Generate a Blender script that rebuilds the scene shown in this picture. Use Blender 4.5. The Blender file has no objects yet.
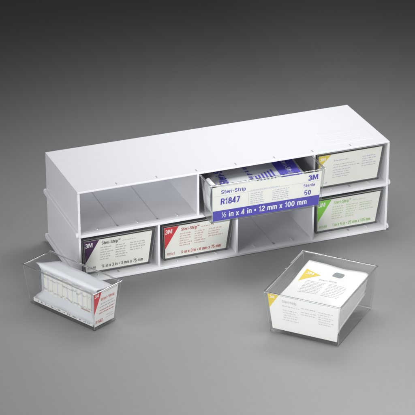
import bpy, bmesh, math, random
from mathutils import Vector, Matrix

S = 0.01            # everything below is written in centimetres
scene = bpy.context.scene
C = scene.collection
R = math.radians
random.seed(7)

# ------------------------------------------------------------------ camera
cam_data = bpy.data.cameras.new('camera')
cam = bpy.data.objects.new('camera', cam_data)
C.objects.link(cam)
scene.camera = cam
YAW, PIT = R(21.535), R(25.694)
cam.location = Vector((-83.814, -263.506, 145.393)) * S
fw = Vector((math.sin(YAW) * math.cos(PIT), math.cos(YAW) * math.cos(PIT), -math.sin(PIT)))
rt = Vector((math.cos(YAW), -math.sin(YAW), 0))
up = rt.cross(fw)
cam.rotation_euler = Matrix((rt, up, -fw)).transposed().to_euler()
cam_data.sensor_width = 36
cam_data.lens = 2116.37 / 415 * 36
cam_data.clip_start = 0.05
cam_data.clip_end = 100
scene.render.resolution_x = 1024
scene.render.resolution_y = 1024

# ------------------------------------------------------------------ light
w = bpy.data.worlds.new('World')
scene.world = w
w.use_nodes = True
w.node_tree.nodes['Background'].inputs[0].default_value = (0.92, 0.95, 1, 1)
w.node_tree.nodes['Background'].inputs[1].default_value = 0.066


def area(name, loc, target, sx, sy, power, col=(1, 1, 1), spread=180):
    d = bpy.data.lights.new(name, 'AREA')
    d.shape = 'RECTANGLE'
    d.size, d.size_y = sx * S, sy * S
    d.energy = power
    d.color = col
    d.spread = R(spread)
    o = bpy.data.objects.new(name, d)
    C.objects.link(o)
    o.location = Vector(loc) * S
    o.rotation_euler = (Vector(target) - Vector(loc)).to_track_quat('-Z', 'Y').to_euler()
    return o


area('overhead_softbox', (64, 21, 80), (45, -6, 0), 55, 35, 1.68, (1, 1, 1), 130)
area('top_softbox', (24, 26, 70), (22, -6, 0), 50, 36, 1.65, (1, 1, 1), 150)
area('near_softbox', (46, -66, 90), (28, -72, 0), 55, 40, 2.3, (1, 1, 1), 90)
area('left_softbox', (-130, -90, 55), (15, 0, 8), 50, 50, 1.05, (1, 1, 1), 60)
area('side_softbox', (-120, -10, 70), (0, -10, 10), 40, 40, 0.6, (1, 1, 1), 60)
area('front_softbox', (4, -200, 29), (29, 0, 13), 50, 30, 1.7, (1, 1, 1), 40)

scene.view_settings.view_transform = 'Standard'
scene.view_settings.look = 'None'
scene.view_settings.exposure = 0
scene.view_settings.gamma = 1


# ------------------------------------------------------------------ materials
def mat(name, col, rough=0.5, bump=0.0, bscale=200, var=0.0, spec=0.5, tr=0.0):
    m = bpy.data.materials.new(name)
    m.use_nodes = True
    nt = m.node_tree
    b = nt.nodes['Principled BSDF']
    b.inputs['Base Color'].default_value = (*col, 1)
    b.inputs['Roughness'].default_value = rough
    b.inputs['Specular IOR Level'].default_value = spec
    tc = nt.nodes.new('ShaderNodeTexCoord')
    if var:
        n = nt.nodes.new('ShaderNodeTexNoise')
        n.inputs['Scale'].default_value = bscale * 0.2
        n.inputs['Detail'].default_value = 6
        nt.links.new(tc.outputs['Object'], n.inputs['Vector'])
        mx = nt.nodes.new('ShaderNodeMix')
        mx.data_type = 'RGBA'
        mx.inputs[6].default_value = (*[c * (1 - var) for c in col], 1)
        mx.inputs[7].default_value = (*[min(1, c * (1 + var)) for c in col], 1)
        nt.links.new(n.outputs['Fac'], mx.inputs[0])
        nt.links.new(mx.outputs[2], b.inputs['Base Color'])
    if bump:
        n = nt.nodes.new('ShaderNodeTexNoise')
        n.inputs['Scale'].default_value = bscale
        n.inputs['Detail'].default_value = 4
        nt.links.new(tc.outputs['Object'], n.inputs['Vector'])
        bp = nt.nodes.new('ShaderNodeBump')
        bp.inputs['Strength'].default_value = bump
        bp.inputs['Distance'].default_value = 0.001
        nt.links.new(n.outputs['Fac'], bp.inputs['Height'])
        nt.links.new(bp.outputs['Normal'], b.inputs['Normal'])
    return m


def acrylic(name, tint, gloss_rough=0.03, haze=0.0, ior=1.49):
    m = bpy.data.materials.new(name)
    m.use_nodes = True
    nt = m.node_tree
    nt.nodes.remove(nt.nodes['Principled BSDF'])
    out = nt.nodes['Material Output']
    t = nt.nodes.new('ShaderNodeBsdfTransparent')
    t.inputs[0].default_value = (*tint, 1)
    g = nt.nodes.new('ShaderNodeBsdfGlossy')
    g.inputs['Roughness'].default_value = gloss_rough
    # thin clear sheet: same reflectance from both faces
    f = nt.nodes.new('ShaderNodeFresnel')
    ge = nt.nodes.new('ShaderNodeNewGeometry')
    mr = nt.nodes.new('ShaderNodeMapRange')
    mr.inputs['To Min'].default_value = ior
    mr.inputs['To Max'].default_value = 1 / ior
    nt.links.new(ge.outputs['Backfacing'], mr.inputs['Value'])
    nt.links.new(mr.outputs['Result'], f.inputs[0])
    mx = nt.nodes.new('ShaderNodeMixShader')
    nt.links.new(f.outputs[0], mx.inputs[0])
    nt.links.new(t.outputs[0], mx.inputs[1])
    nt.links.new(g.outputs[0], mx.inputs[2])
    last = mx
    if haze:
        d = nt.nodes.new('ShaderNodeBsdfDiffuse')
        d.inputs[0].default_value = (0.8, 0.84, 0.83, 1)
        m2 = nt.nodes.new('ShaderNodeMixShader')
        m2.inputs[0].default_value = haze
        nt.links.new(mx.outputs[0], m2.inputs[1])
        nt.links.new(d.outputs[0], m2.inputs[2])
        last = m2
    nt.links.new(last.outputs[0], out.inputs[0])
    return m


M = {
    'floor': mat('grey_paper', (0.305, 0.305, 0.308), 0.75, 0.12, 700, 0.025, 0.25),
    'white': mat('white_plastic', (0.79, 0.80, 0.83), 0.42, 0.03, 400, 0.01, 0.4),
    'slot': mat('slot_shadow', (0.12, 0.12, 0.13), 0.7),
    'clear': acrylic('clear_acrylic', (0.982, 0.986, 0.984), 0.015, 0.003),
    'edge': acrylic('acrylic_edge', (0.80, 0.82, 0.815), 0.08, 0.15, 1.6),
    'film': acrylic('clear_film', (0.93, 0.94, 0.96), 0.15, 0.35),
    'liner': mat('liner_paper', (0.80, 0.81, 0.84), 0.35, 0.1, 60),
    'strip_ink': mat('strip_print_ink', (0.62, 0.62, 0.61), 0.6),
    'seam': mat('score_line', (0.62, 0.63, 0.66), 0.5),
    'glass': None,
    'card': mat('label_card_stock', (0.84, 0.84, 0.79), 0.6, 0.04, 300, 0.015, 0.3),
    'paper': mat('white_paper', (0.81, 0.81, 0.80), 0.6, 0.08, 120, 0.01, 0.3),
    'pouch': mat('pouch_paper', (0.74, 0.76, 0.80), 0.35, 0.35, 90, 0.04, 0.5),
    'cream': mat('cream_strip', (0.87, 0.865, 0.82), 0.6, 0.2, 300, 0.04, 0.2),
    'greyfilm': mat('grey_packet_film', (0.60, 0.62, 0.65), 0.35, 0.2, 60, 0.06, 0.5),
    'purple': mat('purple_ink', (0.055, 0.009, 0.07), 0.5),
    'red': mat('red_ink', (0.62, 0.03, 0.04), 0.5),
    'green': mat('green_ink', (0.22, 0.60, 0.05), 0.5),
    'yellow': mat('yellow_ink', (0.72, 0.56, 0.07), 0.5),
    'blue': mat('blue_violet_ink', (0.080, 0.062, 0.44), 0.5),
    'black': mat('black_ink', (0.10, 0.09, 0.10), 0.6),
    'greyink': mat('grey_ink', (0.42, 0.42, 0.42), 0.6),
    'pale_red': mat('pale_red_ink', (0.62, 0.36, 0.33), 0.6),
    'pale_green': mat('pale_green_ink', (0.50, 0.64, 0.36), 0.6),
    'pale_blue': mat('pale_blue_ink', (0.42, 0.44, 0.60), 0.6),
    'red_text': mat('red_text_ink', (0.50, 0.10, 0.09), 0.6),
    'green_text': mat('green_text_ink', (0.33, 0.56, 0.16), 0.6),
    'stamp': mat('grey_stamp_ink', (0.27, 0.30, 0.31), 0.6),
    'soft': mat('soft_grey_ink', (0.50, 0.51, 0.52), 0.6),
}


gm = bpy.data.materials.new('solid_acrylic')
gm.use_nodes = True
gb = gm.node_tree.nodes['Principled BSDF']
gb.inputs['Base Color'].default_value = (0.97, 0.98, 0.975, 1)
gb.inputs['Transmission Weight'].default_value = 1
gb.inputs['Roughness'].default_value = 0.02
gb.inputs['IOR'].default_value = 1.49
gt = gm.node_tree.nodes.new('ShaderNodeBsdfTransparent')
gt.inputs[0].default_value = (0.93, 0.94, 0.935, 1)
gx = gm.node_tree.nodes.new('ShaderNodeMixShader')
gx.inputs[0].default_value = 0.55
gm.node_tree.links.new(gb.outputs[0], gx.inputs[1])
gm.node_tree.links.new(gt.outputs[0], gx.inputs[2])
gm.node_tree.links.new(gx.outputs[0], gm.node_tree.nodes['Material Output'].inputs[0])
M['glass'] = gm

# ------------------------------------------------------------------ mesh helpers
def me_obj(name, verts, faces, m, parent=None, bevel=0, smooth=False, mats=None, fmat=None):
    me = bpy.data.meshes.new(name)
    me.from_pydata([Vector(v) * S for v in verts], [], faces)
    me.validate()
    for x in (mats or [m]):
        me.materials.append(x)
    if fmat:
        for i, p in enumerate(me.polygons):
            p.material_index = fmat[i]
    if smooth:
        for p in me.polygons:
            p.use_smooth = True
    o = bpy.data.objects.new(name, me)
    C.objects.link(o)
    if parent:
        o.parent = parent
    if bevel:
        b = o.modifiers.new('bevel', 'BEVEL')
        b.width = bevel * S
        b.segments = 2
        b.limit_method = 'ANGLE'
    return o


def box_vf(x0, x1, y0, y1, z0, z1):
    v = [(x0, y0, z0), (x1, y0, z0), (x1, y1, z0), (x0, y1, z0), (x0, y0, z1), (x1, y0, z1), (x1, y1, z1), (x0, y1, z1)]
    f = [(0, 3, 2, 1), (4, 5, 6, 7), (0, 1, 5, 4), (1, 2, 6, 5), (2, 3, 7, 6), (3, 0, 4, 7)]
    return v, f


class MB:
    def __init__(s):
        s.v, s.f = [], []

    def add(s, v, f):
        n = len(s.v)
        s.v += list(v)
        s.f += [tuple(i + n for i in q) for q in f]
        return s

    def box(s, *a):
        return s.add(*box_vf(*a))

    def build(s, name, m, parent=None, **k):
        return me_obj(name, s.v, s.f, m, parent, **k)


def thing(name, label, cat, loc=(0, 0, 0), rot=(0, 0, 0), group=None):
    o = bpy.data.objects.new(name, None)
    o.empty_display_size = 0.02
    C.objects.link(o)
    o.location = Vector(loc) * S
    o.rotation_euler = rot
    o['label'] = label
    o['category'] = cat
    if group:
        o['group'] = group
    return o


def flat_poly(name, pts, y, m, parent, plane='xz'):
    """a printed shape: thin sheet in the card plane"""
    if plane == 'xz':
        v = [(a, y, b) for a, b in pts]
        f = [tuple(range(len(pts)))]
    else:
        v = [(a, b, y) for a, b in pts]
        f = [tuple(range(len(pts)))]
    return me_obj(name, v, f, m, parent)


def arc(cx, cy, rx, ry, a0, a1, n=8):
    return [(cx + rx * math.cos(R(a0 + (a1 - a0) * i / n)), cy + ry * math.sin(R(a0 + (a1 - a0) * i / n))) for i in range(n + 1)]


# narrow grotesque lettering drawn as strokes; cap height 1, stroke centres inset by the stroke
XH = 0.74
GLYPH = {
    'S': (0.56, [arc(0.28, 0.74, 0.21, 0.19, 20, 270, 9) + arc(0.28, 0.30, 0.21, 0.23, 90, -160, 9)[0:]]),
    't': (0.34, [[(0.15, 0.98), (0.15, 0.16)] + arc(0.25, 0.16, 0.10, 0.09, 180, 280, 4), [(0.0, 0.70), (0.31, 0.70)]]),
    'e': (0.50, [[(0.08, 0.40), (0.42, 0.40)] + arc(0.25, 0.38, 0.18, 0.31, 5, 320, 14)]),
    'r': (0.34, [[(0.09, 0.0), (0.09, XH)], [(0.09, 0.48)] + arc(0.28, 0.44, 0.19, 0.24, 160, 90, 4)]),
    'i': (0.19, [[(0.095, 0.0), (0.095, XH)], [(0.095, 0.88), (0.095, 1.0)]]),
    'l': (0.19, [[(0.095, 0.0), (0.095, 1.0)]]),
    '-': (0.36, [[(0.04, 0.38), (0.32, 0.38)]]),
    'p': (0.52, [[(0.09, -0.24), (0.09, XH)], arc(0.26, 0.37, 0.18, 0.31, 150, -150, 12)]),
    'n': (0.50, [[(0.09, 0.0), (0.09, XH)], [(0.09, 0.5)] + arc(0.26, 0.50, 0.16, 0.18, 160, 0, 6) + [(0.42, 0.0)]]),
    'm': (0.76, [[(0.09, 0.0), (0.09, XH)], [(0.09, 0.5)] + arc(0.24, 0.52, 0.14, 0.16, 160, 0, 6) + [(0.38, 0.0)],
                 [(0.38, 0.5)] + arc(0.53, 0.52, 0.14, 0.16, 160, 0, 6) + [(0.67, 0.0)]]),
    'x': (0.46, [[(0.05, 0.0), (0.41, XH)], [(0.05, XH), (0.41, 0.0)]]),
    'R': (0.60, [[(0.09, 0.0), (0.09, 0.94), (0.30, 0.94)] + arc(0.32, 0.71, 0.19, 0.23, 80, -90, 8) + [(0.09, 0.48)],
                 [(0.33, 0.48), (0.45, 0.33), (0.51, 0.0)]]),
    'M': (0.80, [[(0.09, 0.0), (0.09, 0.97), (0.19, 0.97), (0.40, 0.2), (0.61, 0.97), (0.71, 0.97), (0.71, 0.0)]]),
    'T': (0.52, [[(0.02, 0.94), (0.50, 0.94)], [(0.26, 0.94), (0.26, 0.0)]]),
    '0': (0.54, [arc(0.27, 0.50, 0.19, 0.44, 90, 450, 18)]),
    '1': (0.40, [[(0.05, 0.74), (0.18, 0.79), (0.25, 0.97), (0.25, 0.0)]]),
    '2': (0.54, [arc(0.27, 0.70, 0.19, 0.24, 170, -20, 9) + [(0.12, 0.20), (0.08, 0.06), (0.48, 0.06)]]),
    '3': (0.54, [arc(0.26, 0.73, 0.18, 0.21, 160, -90, 9), arc(0.26, 0.28, 0.20, 0.24, 90, -165, 10)]),
    '4': (0.54, [[(0.50, 0.25), (0.05, 0.25), (0.36, 0.97), (0.38, 0.97), (0.38, 0.0)]]),
    '5': (0.54, [[(0.46, 0.94), (0.13, 0.94), (0.09, 0.50)] + arc(0.25, 0.31, 0.20, 0.27, 118, -140, 12)]),
    '6': (0.54, [arc(0.27, 0.50, 0.19, 0.44, 50, 190, 8) + arc(0.27, 0.30, 0.19, 0.24, 180, 530, 14)]),
    '7': (0.52, [[(0.05, 0.94), (0.47, 0.94), (0.20, 0.0)]]),
    '8': (0.54, [arc(0.27, 0.73, 0.17, 0.21, 90, 450, 14), arc(0.27, 0.28, 0.20, 0.24, 90, 450, 14)]),
    '\u2022': (0.34, [[(0.04, 0.36), (0.30, 0.36)], [(0.04, 0.46), (0.30, 0.46)], [(0.04, 0.56), (0.30, 0.56)]]),
    ' ': (0.24, []),
}


def _frac(a, b):
    out = []
    for ch, dx, dy in ((a, 0.0, 0.48), (b, 0.46, 0.0)):
        for st in GLYPH[ch][1]:
            out.append([(x * 0.56 + dx, y * 0.52 + dy) for x, y in st])
    return (0.80, out + [[(0.14, 0.0), (0.60, 1.0)]])


GLYPH['\u00bd'] = _frac('1', '2')
GLYPH['\u00bc'] = _frac('1', '4')
GLYPH['\u215b'] = _frac('1', '8')
GLYPH['\u2122'] = (0.62, [[(x * 0.42, y * 0.34 + 0.66) for x, y in st] for st in GLYPH['T'][1]] + [[(x * 0.42 + 0.26, y * 0.34 + 0.66) for x, y in st] for st in GLYPH['M'][1]])


def ribbon(pts, t):
    P = [Vector((a, b)) for a, b in pts]
    L, Rr = [], []
    for i, p in enumerate(P):
        d0 = (P[i] - P[i - 1]).normalized() if i else None
        d1 = (P[i + 1] - P[i]).normalized() if i < len(P) - 1 else None
        if d0 is None: d0 = d1
        if d1 is None: d1 = d0
        n0, n1 = Vector((-d0.y, d0.x)), Vector((-d1.y, d1.x))
        n = (n0 + n1)
        n = n.normalized() if n.length > 1e-4 else n0
        k = 1 / max(0.45, n.dot(n0))
        L.append(p + n * t / 2 * k)
        Rr.append(p - n * t / 2 * k)
    return L, Rr


def text(s, u, v, h, width, m, parent, y=-0.02, plane='xz', bold=0.0, rot=0.0, name='lettering', hmap=None):
    """lettering with cap height h, fitted to the given width; one mesh per line of print"""
    th = 0.115 + bold * 2.2
    tot = sum(GLYPH[c][0] + 0.07 for c in s) - 0.07
    kx = width / tot
    c_, s_ = math.cos(rot), math.sin(rot)
    mb = MB()
    x = 0.0
    q = 0
    for ch in s:
        gw, strokes = GLYPH[ch]
        for st in strokes:
            small = 0.62 if ch in '\u00bd\u00bc\u215b\u2122' else 1
            # work in real proportions so that strokes keep an even weight
            pts = [((x + a) * kx, b * h) for a, b in st]
            if len(pts) > 3 and (Vector(pts[0]) - Vector(pts[-1])).length < 0.02 * h:
                pts = pts + [pts[1]]
            A, B = ribbon(pts, th * h * small * (0.75 + 0.25 * min(1.4, kx / h)))
            q += 1
            lift = 0.0012 * (q % 4)
            vv = []
            for p in A + B:
                a, b = p.x * c_ - p.y * s_, p.x * s_ + p.y * c_
                if plane == 'xz':
                    vv.append((u + a, y - lift, v + b))
                else:
                    vv.append((u + a, v + b, (y if hmap is None else hmap(u + a, v + b)) + lift))
            n = len(A)
            mb.add(vv, [(i, n + i, n + i + 1, i + 1) for i in range(n - 1)])
        x += gw + 0.07
    return mb.build(name, m, parent)


def fine_print(rows, m, parent, y=-0.015, plane='xz', name='fine_print', hmap=None, seed=1):
    """print too small to read: rows of word-length dashes. rows = (u0, u1, v, height)"""
    rn = random.Random(seed)
    mb = MB()
    for (u0, u1, v, h) in rows:
        u = u0
        while u < u1 - 0.1:
            L = rn.uniform(0.18, 0.62)
            e = min(u + L, u1)
            # every word: small letter strokes
            n = max(1, int((e - u) / 0.09))
            for i in range(n):
                a = u + (e - u) * i / n
                b = a + (e - u) / n * 0.72
                hh = h * rn.choice((0.65, 0.65, 1.0))
                if plane == 'xz':
                    mb.add([(a, y, v), (b, y, v), (b, y, v + hh), (a, y, v + hh)], [(0, 1, 2, 3)])
                else:
                    z = (lambda p, q: y) if hmap is None else hmap
                    mb.add([(a, v, z(a, v)), (b, v, z(b, v)), (b, v + hh, z(b, v + hh)), (a, v + hh, z(a, v + hh))], [(0, 1, 2, 3)])
            u = e + 0.1
    return mb.build(name, m, parent)


# ------------------------------------------------------------------ setting
fl = MB()
fl.add([(-600, -500, 0), (700, -500, 0), (700, 900, 0), (-600, 900, 0)], [(0, 1, 2, 3)])
g = fl.build('ground', M['floor'])
g['kind'] = 'structure'

# ------------------------------------------------------------------ the rack
W, D, H = 50.0, 15.37, 7.508
T = 0.36
rack = thing('storage_rack', 'white plastic two-tier rack of open-fronted bays holding the clear label bins', 'rack')


def shelf_top(y, z0):
    return z0 + 0.72 + 0.45 * y / D


def add_shelf(z0):
    mb = MB()
    x0, x1 = T, W - T
    y0, y1 = 0.0, D - T
    # flat underside, tilted upper face, rolled front lip
    prof = [(y0 + 0.03, z0 + 0.04), (y0, z0 + 0.12), (y0, z0 + 0.40), (y0 + 0.10, z0 + 0.52), (y0 + 0.38, z0 + 0.66), (y0 + 0.7, z0 + 0.72), (y1, z0 + 1.12), (y1, z0 + 0.1)]
    v = [(x0, a, b) for a, b in prof] + [(x1, a, b) for a, b in prof]
    n = len(prof)
    f = [tuple(range(n))[::-1], tuple(range(n, 2 * n))]
    f += [(i, (i + 1) % n, n + (i + 1) % n, n + i) for i in range(n)]
    mb.add(v, [tuple(reversed(q)) for q in f])
    o = mb.build('shelf', M['white'], rack, bevel=0.05)
    # scored divider grooves and their end dots, moulded pips between them
    for i in range(1, 8):
        x = 6.25 * i
        z = lambda y: shelf_top(y, z0) + 0.006
        MB().add([(x - 0.035, 0.9, z(0.9)), (x + 0.035, 0.9, z(0.9)), (x + 0.035, D - T - 0.05, z(D - T)), (x - 0.035, D - T - 0.05, z(D - T))], [(0, 1, 2, 3)]).build('groove', M['seam'], o)
        MB().box(x - 0.13, x + 0.13, 0.5, 1.0, shelf_top(0.7, z0) - 0.1, shelf_top(0.7, z0) + 0.03).build('slot', M['greyink'], o)
    for i in range(8):
        x = 6.25 * i + 3.1
        MB().box(x - 0.07, x + 0.07, 0.6, 1.35, shelf_top(0.9, z0) - 0.1, shelf_top(0.9, z0) + 0.09).build('pip', M['white'], o, bevel=0.03)
    return o


for z0 in (0.0, H):
    add_shelf(z0)
    zt = z0 + H - (0.30 if z0 > 1 else 0.012)
    for x0 in (0.0, W - T):
        MB().box(x0, x0 + T, 0.0, D, z0 + (0.02 if z0 else 0.02), zt).build('side_panel', M['white'], rack, bevel=0.06)
    MB().box(T, W - T, D - T + 0.01, D, z0 + 0.05, zt).build('back_panel', M['white'], rack, bevel=0.04)
    # side rails: capsule with a lengthwise groove, rising towards the back
    for sgn, xo in ((-1, 0.0), (1, W)):
        v, f = [], []
        N = 10
        ys0, ys1 = 0.35, D + 0.1
        out = []
        for k in range(N + 1):      # front round end
            a = math.pi / 2 + math.pi * k / N
            out.append((ys0 + 0.43 * math.cos(a), 0.52 + 0.43 * math.sin(a)))
        for k in range(N + 1):
            a = -math.pi / 2 + math.pi * k / N
            out.append((ys1 + 0.43 * math.cos(a), 0.52 + 0.43 * math.sin(a)))
        out = [(y, z0 + z + 0.42 * max(0, y) / D) for y, z in out]
        n = len(out)
        p = 0.38
        rings = [(0.01, 1.0), (p * 0.75, 1.0), (p, 0.72)]
        cy, cz = (ys0 + ys1) / 2, z0 + 0.52
        for (dx, s_) in rings:
            for (y, z) in out:
                zc = z0 + 0.52 + 0.42 * max(0, y) / D
                v.append((xo + sgn * dx, y if s_ == 1 else (y + (0.13 if y < cy else -0.13)), zc + (z - zc) * s_))
        for r_ in range(2):
            for i in range(n):
                j = (i + 1) % n
                q = (r_ * n + i, r_ * n + j, (r_ + 1) * n + j, (r_ + 1) * n + i)
                f.append(q if sgn < 0 else q[::-1])
        f.append(tuple(range(n))[::-1] if sgn < 0 else tuple(range(n)))
        cap = tuple(range(2 * n, 3 * n))
        f.append(cap if sgn < 0 else cap[::-1])
        me_obj('side_rail', v, f, M['white'], rack, bevel=0)
# top
top = MB().box(0, W, 0, D, 2 * H - 0.296, 2 * H).build('top_panel', M['white'], rack, bevel=0.1)
for i in range(1, 8):
    x = 6.25 * i
    MB().box(x - 0.12, x + 0.10, 0.62, 1.25, 2 * H - 0.1, 2 * H + 0.006).build('slot', M['greyink'], top)
npl = MB().box(40.5, 48.4, 2.0, 6.4, 2 * H - 0.05, 2 * H + 0.03).build('raised_plate', M['white'], top, bevel=0.022)
for i in range(5):
    mb = MB()
    x = 41.1
    while x < (47.6 if i % 2 == 0 else 46.2):
        L = random.uniform(0.15, 0.5)
        mb.box(x, x + L, 5.6 - i * 0.75, 5.8 - i * 0.75, 2 * H + 0.02, 2 * H + 0.048)
        x += L + 0.14
    mb.build('embossed_text', M['white'], npl)
# dividers
for x in (12.5, 25.0, 37.5):
    MB().box(x - 0.16, x + 0.16, 0.06, D - T, 0.5, H + 0.03).build('divider', M['white'], rack, bevel=0.05)
for x in (18.75, 37.5):
    MB().box(x - 0.16, x + 0.16, 0.06, D - T, H + 0.5, 2 * H - 0.298).build('divider', M['white'], rack, bevel=0.05)


# ------------------------------------------------------------------ clear bins
def make_bin(label, loc, yaw, w_, d, h, tf, tb, ts, foot=0.35):
    root = thing('clear_bin', label, 'bin', loc, (0, 0, yaw), 'clear acrylic bins')
    t = 0.2

    def ring(z, off):
        e = z / h
        hw = w_ / 2 + ts * e - off
        y0, y1 = -tf * e + off, d + tb * e - off
        return [(-hw, y0, z), (hw, y0, z), (hw, y1, z), (-hw, y1, z)]
    h = h - 0.17
    ob, ot = ring(foot, 0), ring(h, 0)
    ib, it = ring(foot + t, t), ring(h, t)
    names = ['front_panel', 'side_panel', 'back_panel', 'side_panel']
    for i in range(4):
        j = (i + 1) % 4
        v = [ob[i], ob[j], ot[j], ot[i], ib[i], ib[j], it[j], it[i]]
        me_obj(names[i], v, [(0, 1, 2, 3), (5, 4, 7, 6), (3, 2, 6, 7)], None, root, mats=[M['clear'], M['edge']], fmat=[0, 0, 1])
    q0, q1 = ring(0.06, 0.03), ring(foot, 0.0)
    q1 = [(x, y, foot - 0.004) for x, y, z in q1]
    me_obj('floor_panel', q0 + q1, [(3, 2, 1, 0), (4, 5, 6, 7)] + [(i, (i + 1) % 4, 4 + (i + 1) % 4, 4 + i) for i in range(4)], M['glass'], root, bevel=0.05)
    # rim: a narrow outward lip round the mouth, just below the top edge
    o1, o2 = ring(h, 0.18), ring(h, -0.10)
    f0 = h + 0.004
    rr = [[(x, y, z_) for x, y, _ in o_] for o_, z_ in ((o1, f0), (o2, f0), (o2, f0 + 0.17), (o1, f0 + 0.17))]
    v = rr[0] + rr[1] + rr[2] + rr[3]
    f = []
    for i in range(4):
        j = (i + 1) % 4
        for a_ in range(4):
            b_ = (a_ + 1) % 4
            f.append((a_ * 4 + j, a_ * 4 + i, b_ * 4 + i, b_ * 4 + j))
    me_obj('rim', v, f, M['glass'], root, bevel=0.04)
    # bright mitred corner seams
    for i in range(4):
        cx, cy = (1 if i in (1, 2) else -1), (-1 if i < 2 else 1)
        a, b = Vector(ob[i]), Vector(ot[i])
        r_ = 0.035
        vv = []
        for p in (a, b):
            q = p + Vector((-cx * 0.05, -cy * 0.05, 0))
            vv += [q + Vector((-r_, -r_, 0)), q + Vector((r_, -r_, 0)), q + Vector((r_, r_, 0)), q + Vector((-r_, r_, 0))]
        me_obj('corner_seam', vv, [(0, 1, 5, 4), (1, 2, 6, 5), (2, 3, 7, 6), (3, 0, 4, 7)], M['edge'], root)
    # feet
    for cx, cy in ((-1, 0), (1, 0), (1, 1), (-1, 1)):
        x = cx * (w_ / 2 - 0.3)
        y = 0.3 if cy == 0 else d - 0.3
        MB().box(x - 0.2, x + 0.2, y - 0.2, y + 0.2, 0.0, 0.056).build('foot', M['edge'], root, bevel=0.0)
    return root


def make_card(label, loc, yaw, tilt, hw0, hw1, h, m=None, name='label_card'):
    """card standing behind a bin's front panel; local x across, z up the card, -y to the viewer"""
    root = thing(name, label, 'label card', loc, (0, 0, 0), 'printed label cards in the bins')
    root.rotation_euler = (Matrix.Rotation(yaw, 3, 'Z') @ Matrix.Rotation(tilt, 3, 'X')).to_euler()
    v = [(-hw0, 0, 0), (hw0, 0, 0), (hw1, 0, h), (-hw1, 0, h)]
    v += [(x, 0.05, z) for x, y, z in v]
    f = [(0, 1, 2, 3), (7, 6, 5, 4), (0, 4, 5, 1), (1, 5, 6, 2), (2, 6, 7, 3), (3, 7, 4, 0)]
    me_obj('card_stock', v, f, m or M['card'], root)
    return root


def standard_print(root, hw0, hw1, h, ink, txt, pale, code, size, heading=True, tri=None):
    tri = tri or (2.35, 3.9)
    k = (hw1 - hw0) / h
    xl = lambda z: -(hw0 + k * z) + 0.02
    f = flat_poly('corner_triangle', [(xl(h - tri[1]), h - tri[1]), (xl(h) + tri[0], h - 0.02), (xl(h), h - 0.02)], -0.008, ink, root)
    text('3M', xl(h) + 0.18, h - 1.15, 0.72, 1.15, M['paper'], f, y=-0.014, bold=0.03, name='emblem')
    x0 = xl(h) + 2.75
    if heading:
        text('Steri-Strip\u2122', x0, h - 0.98, 0.55, 2.9, txt, root, bold=0.02)
    rows = [(x0 + 3.2, x0 + 5.3, h - 0.88, 0.16)]
    for c0, c1, n, dz in ((x0 - 0.15, x0 + 1.9, 6, 0), (x0 + 2.2, x0 + 4.2, 6, 0.02), (x0 + 4.45, x0 + 6.9, 4, 0.0)):
        for i in range(n):
            rows.append((c0, c1 - random.uniform(0, 0.7), h - 1.58 - i * 0.42 + dz, 0.21))
    fine_print(rows, pale, root, seed=len(code) + int(h * 10) + ord(code[-1]))
    text(code, -hw0 + 0.25, 0.45, 0.42, 1.25, txt, root, bold=0.01)
    text(size, -hw0 + 2.45, 0.42, 0.55, 2 * hw0 - 3.3, txt, root, bold=0.022)


BT = math.atan(0.9 / 6.6)
HW0, HW1, CH = 4.88, 5.32, 5.5


def bay_bin(cx, z0, blabel, clabel, ink, txt, pale, code, size):
    zf = shelf_top(2, z0) + 0.02
    make_bin(blabel, (cx, 1.15, zf), 0, 10.44, 12.4, 6.35, 0.9, 0.5, 0.57, 0.3)
    # card sits inside the front wall
    c = make_card(clabel, (cx, 1.15 + 0.245, zf + 0.3), 0, BT, HW0, HW1, CH)
    return c


p = bay_bin(6.3, 0, 'closed clear bin with purple-cornered label, lower tier at far left', 'cream label card with dark purple corner triangle, lower tier of the rack', M['purple'], M['black'], M['greyink'], 'R1540', '')
standard_print(p, HW0, HW1, CH, M['purple'], M['black'], M['greyink'], 'R1540', '\u215b in x 3 in \u2022 3 mm x 75 mm')
p = bay_bin(18.8, 0, 'closed clear bin with red-cornered label, under the pulled-out drawer', 'cream label card with red corner triangle, in the lower tier of the rack', M['red'], M['red_text'], M['pale_red'], 'R1541', '')
standard_print(p, HW0, HW1, CH, M['red'], M['red_text'], M['pale_red'], 'R1541', '\u00bc in x 3 in \u2022 6 mm x 75 mm')
p = bay_bin(43.75, 0, 'closed clear bin with green-cornered label, lower right bay of the rack', 'pale label card with bright green corner triangle and green print', M['green'], M['green_text'], M['pale_green'], 'R1548', '')
standard_print(p, HW0, HW1, CH, M['green'], M['green_text'], M['pale_green'], 'R1548', '1 in x 5 in \u2022 25 mm x 125 mm')
p = bay_bin(43.75, H, 'closed clear bin with yellow-cornered label, upper right bay of the rack', 'pale label card with yellow corner triangle and blue print, upper right bay', None, None, None, '', '')
k = (HW1 - HW0) / CH
f = flat_poly('corner_triangle', [(-HW0 - k * 3.3 + .02, CH - 2.2), (-HW1 + 2.1, CH - 0.02), (-HW1 + .02, CH - 0.02)], -0.008, M['yellow'], p)
text('3M', -HW1 + 0.25, CH - 0.95, 0.55, 0.95, M['paper'], f, y=-0.014, bold=0.03, name='emblem')
rows = [(-2.7, -0.3, CH - 1.3, 0.24), (-2.7, 0.9, CH - 2.0, .16), (-2.7, 1.7, CH - 2.45, .16)]
rows += [(-2.7, 0.3 - 0.3 * (i % 2), CH - 2.95 - i * 0.42, 0.15) for i in range(4)]
rows += [(2.1, 4.4 - 0.5 * (i % 3 == 2), CH - 1.3 - i * 0.42, 0.16) for i in range(5)]
rows += [(-4.2, -3.5, 0.45, 0.3)]
fine_print(rows, M['pale_blue'], p, seed=4)

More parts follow.
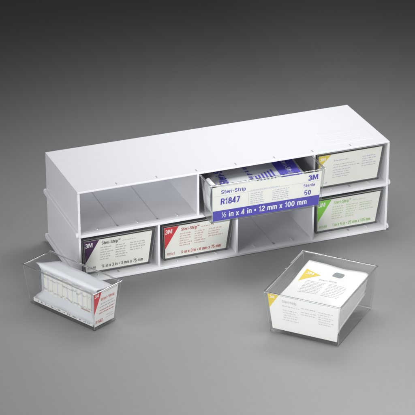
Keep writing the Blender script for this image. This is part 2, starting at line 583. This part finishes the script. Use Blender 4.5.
# ------------------------------------------------------------------ pulled-out wide drawer
DL, DY = (28.0, -3.9, H + 0.66), R(-1.2)
make_bin('wide clear bin with blue-banded label pulled half out of the upper tier', DL, DY, 17.5, 12.6, 6.5, 0.62, 0.5, 0.32, 0.3)
off = Matrix.Rotation(DY, 3, 'Z') @ Vector((0.05, 0.26, 0))
cw0, cw1, ch = 8.45, 8.68, 5.75
p = make_card('large white label card with a blue band, in the wide pulled-out bin', (DL[0] + off.x, DL[1] + off.y, DL[2] + 0.22), DY, math.atan(0.62 / 6.5), cw0, cw1, ch, M['card'])
bl = M['blue']
kk = (cw1 - cw0) / ch
flat_poly('blue_band', [(-cw0 + .02, 0.02), (cw0 - .02, 0.02), (cw0 + kk * 1.75 - .02, 1.75), (-cw0 - kk * 1.75 + .02, 1.75)], -0.008, bl, p)
text('\u00bd in x 4 in \u2022 12 mm x 100 mm', -7.1, 0.5, 0.88, 13.6, M['paper'], p, y=-0.016, bold=0.03)
text('Steri-Strip', -7.3, 4.55, 0.62, 3.9, bl, p, bold=0.02)
text('R1847', -7.3, 2.75, 1.0, 3.0, bl, p, bold=0.03)
text('3M', 6.5, 4.5, 0.82, 1.6, bl, p, bold=0.05, name='emblem')
text('Sterile', 5.8, 3.45, 0.48, 1.9, bl, p, bold=0.015)
text('50', 6.0, 2.05, 0.8, 1.1, bl, p, bold=0.025)
ln = MB()
for a, b, c_, d_ in ((-8.4, 8.4, 4.22, 4.25), (-2.95, -2.92, 2.0, 4.1)):
    ln.add([(a, -0.01, c_), (b, -0.01, c_), (b, -0.01, d_), (a, -0.01, d_)], [(0, 1, 2, 3)])
ln.build('rule', M['pale_blue'], p)
rows = []
for c0, c1 in ((-2.6, -0.2), (0.9, 3.6)):
    for i in range(6):
        rows.append((c0, c1 - random.uniform(0, 0.5), 3.75 - i * 0.33, 0.15))
rows.append((-2.6, 2.0, 4.32, 0.12))
fine_print(rows, M['pale_blue'], p, seed=9)


# sealed packets lying in the wide bin
def packet_mesh(name, w_, d, th, m, root, bow=0.0, nx=14, ny=10, rise=0.0, jit=0.03, seed=0):
    rn = random.Random(seed)
    ph = rn.uniform(0, 6)

    def z(x, y):
        return bow * (1 - (2 * x / w_) ** 2) + rise * (y / d) + jit * math.sin(1.1 * x + ph) * math.cos(0.8 * y + ph)
    v, f = [], []
    for s_ in (0, 1):
        for j in range(ny + 1):
            for i in range(nx + 1):
                x, y = -w_ / 2 + w_ * i / nx, d * j / ny
                e = min(i, nx - i, j, ny - j)
                hh = th * (0.18 if e == 0 else (0.8 if e == 1 else 1))
                v.append((x, y, z(x, y) + (hh if s_ else 0)))
    n = (nx + 1) * (ny + 1)
    for j in range(ny):
        for i in range(nx):
            a = j * (nx + 1) + i
            q = (a, a + 1, a + nx + 2, a + nx + 1)
            f.append(q[::-1])
            f.append(tuple(k + n for k in q))
    edge = [i for i in range(nx + 1)] + [j * (nx + 1) + nx for j in range(1, ny + 1)] + [ny * (nx + 1) + i for i in range(nx - 1, -1, -1)] + [j * (nx + 1) for j in range(ny - 1, 0, -1)]
    for i in range(len(edge)):
        a, b = edge[i], edge[(i + 1) % len(edge)]
        f.append((a, b, b + n, a + n))
    o = me_obj(name, v, f, m, root, smooth=True)
    return o, lambda x, y: z(x, y) + th


ORD = ['top', 'second', 'third', 'fourth', 'fifth', 'sixth', 'seventh', 'eighth', 'lowest']
NP = 7
for i in range(NP):
    last = i == NP - 1
    lab = 'grey film packet with purple print, on top inside the wide pulled-out bin' if last else ORD[NP - 1 - i] + ' packet from the top in the wide pulled-out bin'
    zz = DL[2] + 0.6 + i * 0.68
    r_ = thing('strip_packet', lab, 'packet', (27.8 + (0.1 if i % 2 else -0.1), -3.1, zz), (0, 0, R(-6 if last else -2 + random.uniform(-1, 1))), 'grey film packets in the wide bin')
    o, zf = packet_mesh('pouch', 14.3, 8.3, 0.55, M['greyfilm'], r_, jit=0.05, seed=i)
    if last:
        zt = lambda a, b: zf(a, b) + 0.03
        hm = lambda a, b: zf(a, b) + 0.035
        # printed purple band at the right end, with lettering across it
        v, f = [], []
        for j in range(9):
            for i2 in range(7):
                a, b = 3.2 + 3.3 * i2 / 6, 0.75 + 6.6 * j / 8
                v.append((a, b, zt(a, b)))
        for j in range(8):
            for i2 in range(6):
                q = j * 7 + i2
                f.append((q, q + 1, q + 8, q + 7))
        pb = me_obj('printed_band', v, f, bl, r_)
        hm2 = lambda a, b: zf(a, b) + 0.045
        text('Steri-Strip', 4.6, 6.9, 0.8, 5.6, M['greyfilm'], pb, plane='xy', hmap=hm2, rot=R(-90), bold=0.02)
        text('Steri-Strip', -4.9, 0.8, 1.3, 6.6, bl, r_, plane='xy', hmap=hm, rot=R(90), bold=0.04)
        text('\u00bd in x 4 in', -1.6, 6.9, 0.8, 5.6, bl, r_, plane='xy', hmap=hm, rot=R(-90), bold=0.03)
        mb = MB()
        for q in range(6):
            a = -0.6 + q * 0.55
            b1 = 1.2 + 0.3 * q
            mb.add([(a, 0.8, zt(a, .8)), (a + 0.27, 0.8, zt(a + .27, .8)), (a + 0.27, b1 + 1, zt(a + .27, b1)), (a, b1 + 1, zt(a, b1))], [(0, 1, 2, 3)])
        mb.build('printed_bar', bl, r_)

# curled release liner standing at the left end of the wide bin
v, f = [], []
for i in range(25):
    a = R(-40 + 300 * i / 24)
    rr = 0.85 + 0.012 * i
    for yy in (0.0, 2.6):
        v.append((math.cos(a) * rr * 0.8, yy + 0.15 * math.sin(a), math.sin(a) * rr * 2.3))
for i in range(24):
    f.append((2 * i, 2 * i + 1, 2 * i + 3, 2 * i + 2))
cl = me_obj('curled_liner', v, f, M['liner'], None, smooth=True)
cl.location = Vector((20.1, -3.2, H + 4.4)) * S
cl['label'] = 'curled translucent backing strip at the left end of the wide bin'
cl['category'] = 'backing strip'
so = cl.modifiers.new('thick', 'SOLIDIFY')
so.thickness = 0.0004

# ------------------------------------------------------------------ bin with yellow label, front right
BL, BY = (24.035, -27.094, 0), -0.818
bp = dict(w_=10.44, d=12.5, h=6.85, tf=1.1, tb=0.45, ts=0.57)
make_bin('open clear bin with yellow-cornered label, filled with white papers, front right', BL, BY, foot=0.35, **bp)


def in_bin(loc, yaw, x, y, z):
    q = Matrix.Rotation(yaw, 3, 'Z') @ Vector((x, y, 0))
    return (loc[0] + q.x, loc[1] + q.y, z)


tB = math.atan(1.1 / 6.85)
ch = 6.05
p = make_card('white label card with yellow corner triangle, in the front right bin', in_bin(BL, BY, 0.0, 0.2, 0.62), BY, tB, 4.9, 5.4, ch, M['paper'])
k = 0.5 / ch
f = flat_poly('corner_triangle', [(-4.9 - k * 3.6, ch - 2.5), (-5.4 + 1.75, ch - .02), (-5.38, ch - .02)], -0.008, M['yellow'], p)
text('3M', -5.05, ch - 0.8, 0.42, 0.7, M['paper'], f, y=-0.014, bold=0.03, name='emblem')
text('Steri-Strip', -3.2, ch - 1.15, 0.42, 2.2, M['soft'], p, bold=0.02)
rows = [(-3.2, -0.6, ch - 1.8, .16), (-0.3, 1.8, ch - 1.55, .2)]
rows += [(-3.1, -0.8 - 0.3 * (i % 2), ch - 2.5 - 0.42 * i, 0.15) for i in range(5)]
rows += [(-0.4, 1.9, ch - 2.2 - 0.42 * i, 0.15) for i in range(2)]
rows += [(2.2, 4.5 - 0.4 * (i % 2), ch - 1.6 - 0.40 * i, 0.15) for i in range(6)]
fine_print(rows, M['soft'], p, seed=12)

NB = 9
for i in range(NB):
    e = i / (NB - 1)
    zfro = 1.05 + e * 3.75
    zbac = 2.6 + e * 2.5
    r_ = thing('paper_packet', ORD[NB - 1 - i] + ' white packet in the pile under the folded leaflet, front right bin', 'packet', in_bin(BL, BY, random.uniform(-0.08, 0.08), 0.75, zfro), (0, 0, BY + R(random.uniform(-1.2, 1.2))), 'white packets piled in the front right bin')
    packet_mesh('envelope', 9.1, 11.0 + 0.4 * e, 0.42, M['paper'], r_, rise=zbac - zfro, jit=0.02, seed=30 + i)

# folded leaflet over the pile: flat top, right edge draped down the side
r_ = thing('folded_leaflet', 'white leaflet with yellow triangle and grey square, on top in the right bin', 'leaflet', in_bin(BL, BY, 0, 0, 0), (0, 0, BY))
U0, U1 = -4.5, 5.05


def leaf_z(u, v_):
    base = 5.3 + 0.035 * v_
    return base + 0.16 * math.sin(u * 0.5 + 1) * math.sin(v_ * 0.35) + 0.04 * math.sin(u * 1.3 + v_ * 0.8)


def leaf_pt(s_, v_):
    # s_ = distance across the sheet from its left edge
    flat = U1 - U0 - 0.7
    x = U0 + s_
    if s_ <= flat:
        return (x, v_, leaf_z(x, v_))
    L = s_ - flat
    rad = 0.45
    if L < rad * math.pi / 2:
        a = L / rad
        return (U0 + flat + rad * math.sin(a), v_, leaf_z(U0 + flat, v_) - rad * (1 - math.cos(a)))
    L -= rad * math.pi / 2
    z0 = leaf_z(U0 + flat, v_) - rad
    zb = 1.15 + 1.5 * (v_ / 12.3) ** 1.2
    zz = z0 - L / 3.6 * (z0 - zb)
    return (U0 + flat + rad - 0.10 * (z0 - zz), v_, zz)


v, f = [], []
ns, nv = 46, 24
tot = U1 - U0 - 0.7 + 0.45 * math.pi / 2 + 3.6
for j in range(nv + 1):
    for i in range(ns + 1):
        s_ = tot * i / ns
        vm = 12.35
        # back right corner is rounded off where the sheet folds
        fl_ = max(0, (s_ - (U1 - U0 - 1.5))) / 5
        vm -= 1.1 * fl_ ** 1.5
        v.append(leaf_pt(s_, 0.35 + (vm - 0.35) * j / nv))
for j in range(nv):
    for i in range(ns):
        a = j * (ns + 1) + i
        f.append((a, a + 1, a + ns + 2, a + ns + 1))
sh = me_obj('sheet', v, f, M['paper'], r_, smooth=True)
so = sh.modifiers.new('thick', 'SOLIDIFY')
so.thickness = 0.0008
so.offset = -1
hz = lambda a, b: leaf_z(a, b) + 0.012
hz2 = lambda a, b: leaf_z(a, b) + 0.024
tri = [(-3.75, 6.4), (-1.35, 9.0), (-3.85, 9.9)]
TN, tv, tf_, tix = 14, [], [], {}
for i in range(TN + 1):
    for j in range(TN + 1 - i):
        a_ = [tri[0][k_] + (tri[1][k_] - tri[0][k_]) * i / TN + (tri[2][k_] - tri[0][k_]) * j / TN for k_ in (0, 1)]
        tix[i, j] = len(tv)
        tv.append((a_[0], a_[1], hz(*a_)))
for i in range(TN):
    for j in range(TN - i):
        tf_.append((tix[i, j], tix[i + 1, j], tix[i, j + 1]))
        if i + j < TN - 1:
            tf_.append((tix[i + 1, j], tix[i + 1, j + 1], tix[i, j + 1]))
o = me_obj('corner_triangle', tv, tf_, M['yellow'], r_)
text('3M', -3.5, 8.55, 0.62, 1.15, M['paper'], o, plane='xy', hmap=hz2, bold=0.04, name='emblem')
st = [(0.35, 9.3), (1.5, 9.2), (1.75, 9.6), (1.75, 10.5), (1.55, 10.75), (0.45, 10.8), (0.25, 10.5), (0.2, 9.6)]
me_obj('grey_square', [(a, b, hz(a, b)) for a, b in st], [tuple(range(8))], M['stamp'], r_)
text('Steri-Strip', -1.1, 7.5, 0.42, 2.8, M['greyink'], r_, plane='xy', hmap=hz, bold=0.0)
rows = [(-2.6, 0.3, 6.8 - i * 0.42, 0.2) for i in range(9)] + [(0.9, 3.6, 6.8 - i * 0.42, 0.2) for i in range(9)]
fine_print(rows, M['soft'], r_, plane='xy', hmap=hz, seed=5)

# ------------------------------------------------------------------ narrow bin with red label, front left
AL, AY = (-0.678, -13.252, 0), 0.473
make_bin('narrow open clear bin with red-cornered label, holding a pouch of strips', AL, AY, 4.35, 12.9, 6.45, 0.65, 0.62, 0.65, foot=0.3)
tA = math.atan(0.65 / 6.45)
ch = 5.75
a0, a1 = 1.98, 2.5
p = make_card('narrow white label card with red corner triangle, in the front left bin', in_bin(AL, AY, 0.0, 0.19, 0.52), AY, tA, a0, a1, ch, M['paper'])
k = (a1 - a0) / ch
f = flat_poly('corner_triangle', [(-a0 - k * (ch - 3.6) + .02, ch - 3.7), (-a1 + 1.65, ch - .1), (-a1 + .02, ch - .1)], -0.008, M['red'], p)
text('3M', -a1 + 0.22, ch - 0.85, 0.5, 0.85, M['paper'], f, y=-0.014, bold=0.03, name='emblem')
text('Steri-Strip', -0.95, ch - 1.75, 0.45, 2.75, M['red'], p, bold=0.01)
fine_print([(-0.3, 2.2, ch - 0.5, .16), (-0.9, 1.9, ch - 2.35, .18), (-1.1, 2.0, ch - 2.85, .18)], M['greyink'], p, seed=3)
fine_print([(-1.1, 1.9, ch - 3.4, .2), (-1.2, 1.8, ch - 3.85, .2)], M['red_text'], p, seed=8)
fine_print([(0.3, 1.9, 0.75, .16), (0.3, 1.6, 1.15, .14)], M['soft'], p, seed=6)
text('R1542', -1.75, 0.45, 0.5, 1.4, M['red_text'], p, bold=0.02)

# pouches standing on edge behind, and the bent one in front showing its strips
for i in range(3):
    r_ = thing('strip_pouch', ('farthest', 'middle', 'nearest')[i] + ' plain white pouch standing on edge behind the strip pouch, front left bin', 'pouch', in_bin(AL, AY, 1.3 - i * 0.8, 0.75, 0.55), (0, 0, AY), 'plain pouches in the front left bin')
    v, f = [], []
    mb = MB()
    mb.box(-0.33, 0.33, 0, 11.4, 0, 4.75 + 0.1 * i)
    mb.build('envelope', M['pouch'], r_, bevel=0.2)
r_ = thing('strip_sheet_pouch', 'bent clear-edged pouch showing a row of cream strips, front left bin', 'pouch', in_bin(AL, AY, 0, 0, 0), (0, 0, AY))
prof = [(2.1, 5.75), (1.3, 5.95), (0.4, 6.12), (-0.6, 6.32), (-1.32, 6.52), (-1.5, 6.38), (-1.52, 5.6), (-1.52, 4.6), (-1.5, 3.6), (-1.5, 2.9), (-1.62, 2.3), (-1.92, 1.75), (-2.1, 1.2)]
v, f = [], []
ny = 20
for j in range(ny + 1):
    y = 0.02 + 11.0 * j / ny
    e = max(0, (j / ny - 0.8) / 0.2)
    for i, (x, z) in enumerate(prof):
        yy = y
        if j > ny * 0.6:       # the free corners stick out past the strips
            q = (j / ny - 0.6) / 0.4
            yy += (0, 0.2, 0.45, 0.85, 1.25, 0.5, -0.2, -0.5, -0.5, -0.3, 0.1, 0.7, 1.0)[i] * q ** 1.5
        wv = 0.05 * math.sin(y * 1.3 + i)
        v.append((x + wv * (0.4 if 4 < i < 10 else 1), yy, z - 0.02 * (10 - y) + wv * 0.5))
n = len(prof)
for j in range(ny):
    for i in range(n - 1):
        a = j * n + i
        f.append((a, a + 1, a + n + 1, a + n))
o = me_obj('pouch', v, f, M['pouch'], r_, smooth=True)
so = o.modifiers.new('thick', 'SOLIDIFY')
so.thickness = 0.0012
so.offset = 0
# cream strips on the pouch's near face
rn = random.Random(3)
for i in range(10):
    y0 = 1.0 + i * 0.98
    x = -1.58
    sv = []
    lean, top_, wd = rn.uniform(-0.09, 0.09), rn.uniform(-0.12, 0.1), rn.uniform(0.62, 0.78)
    for z, dx in ((6.3 + top_, 0.10), (5.6, 0.0), (4.6, -0.02), (3.6, 0.0), (2.6 + top_, 0.0)):
        for yy in (y0 + 0.05 + lean * (z - 4.5) / 2, y0 + wd + lean * (z - 4.5) / 2):
            sv.append((x + dx - 0.03, yy, z - 0.02 * (10 - yy) + rn.uniform(-.02, .02)))
    sf = [(2 * q, 2 * q + 1, 2 * q + 3, 2 * q + 2) for q in range(4)]
    so = me_obj('adhesive_strip', sv, sf, M['cream'], r_)
    md = so.modifiers.new('thick', 'SOLIDIFY')
    md.thickness = 0.0006
    # printed ends of each strip
mb = MB()
for i in range(40):
    y0 = 1.0 + i * 0.245
    z = 5.75 - 0.02 * (10 - y0)
    w1 = rn.uniform(0.06, 0.17)
    for zz in (6.0, 5.0, 3.2):
        z = zz + rn.uniform(-0.2, 0.2) - 0.02 * (10 - y0)
        h1 = rn.uniform(0.08, 0.3)
        mb.add([(-1.70, y0, z - h1), (-1.70, y0 + w1, z - h1), (-1.70, y0 + w1, z), (-1.70, y0, z)], [(0, 1, 2, 3)])
mb.build('fine_print', M['strip_ink'], r_)
mb = MB()
for q in range(9):
    y0 = 1.3 + q * 0.2
    mb.add([(-1.72, y0, 2.45), (-1.72, y0 + 0.13, 2.45), (-1.70, y0 + 0.13, 2.62 + 0.05 * (q % 2)), (-1.70, y0, 2.62 + 0.05 * (q % 2))], [(0, 1, 2, 3)])
mb.build('red_print', M['pale_red'], r_)
# carton tray under the pouches
r_ = thing('carton_tray', 'shallow white carton with tiny print under the strip pouches', 'carton', in_bin(AL, AY, 0, 0.55, 0.3 + 0.21), (0, 0, AY))
MB().box(-1.95, 1.95, 0, 11.9, 0, 0.62).build('body', M['paper'], r_, bevel=0.04)
mb = MB()
rn = random.Random(1)
y = 0.6
while y < 11.3:
    L = rn.uniform(0.05, 0.14)
    z1 = 0.2 + rn.uniform(0.1, 0.24)
    mb.add([(-1.96, y, 0.2), (-1.96, y + L, 0.2), (-1.96, y + L, z1), (-1.96, y, z1)], [(0, 1, 2, 3)])
    y += L + rn.choice((0.05, 0.05, 0.06, 0.18, 0.5))
mb.build('fine_print', M['black'], r_)

# ------------------------------------------------------------------ render settings
scene.render.engine = 'CYCLES'
scene.cycles.transparent_max_bounces = 32
scene.cycles.max_bounces = 10
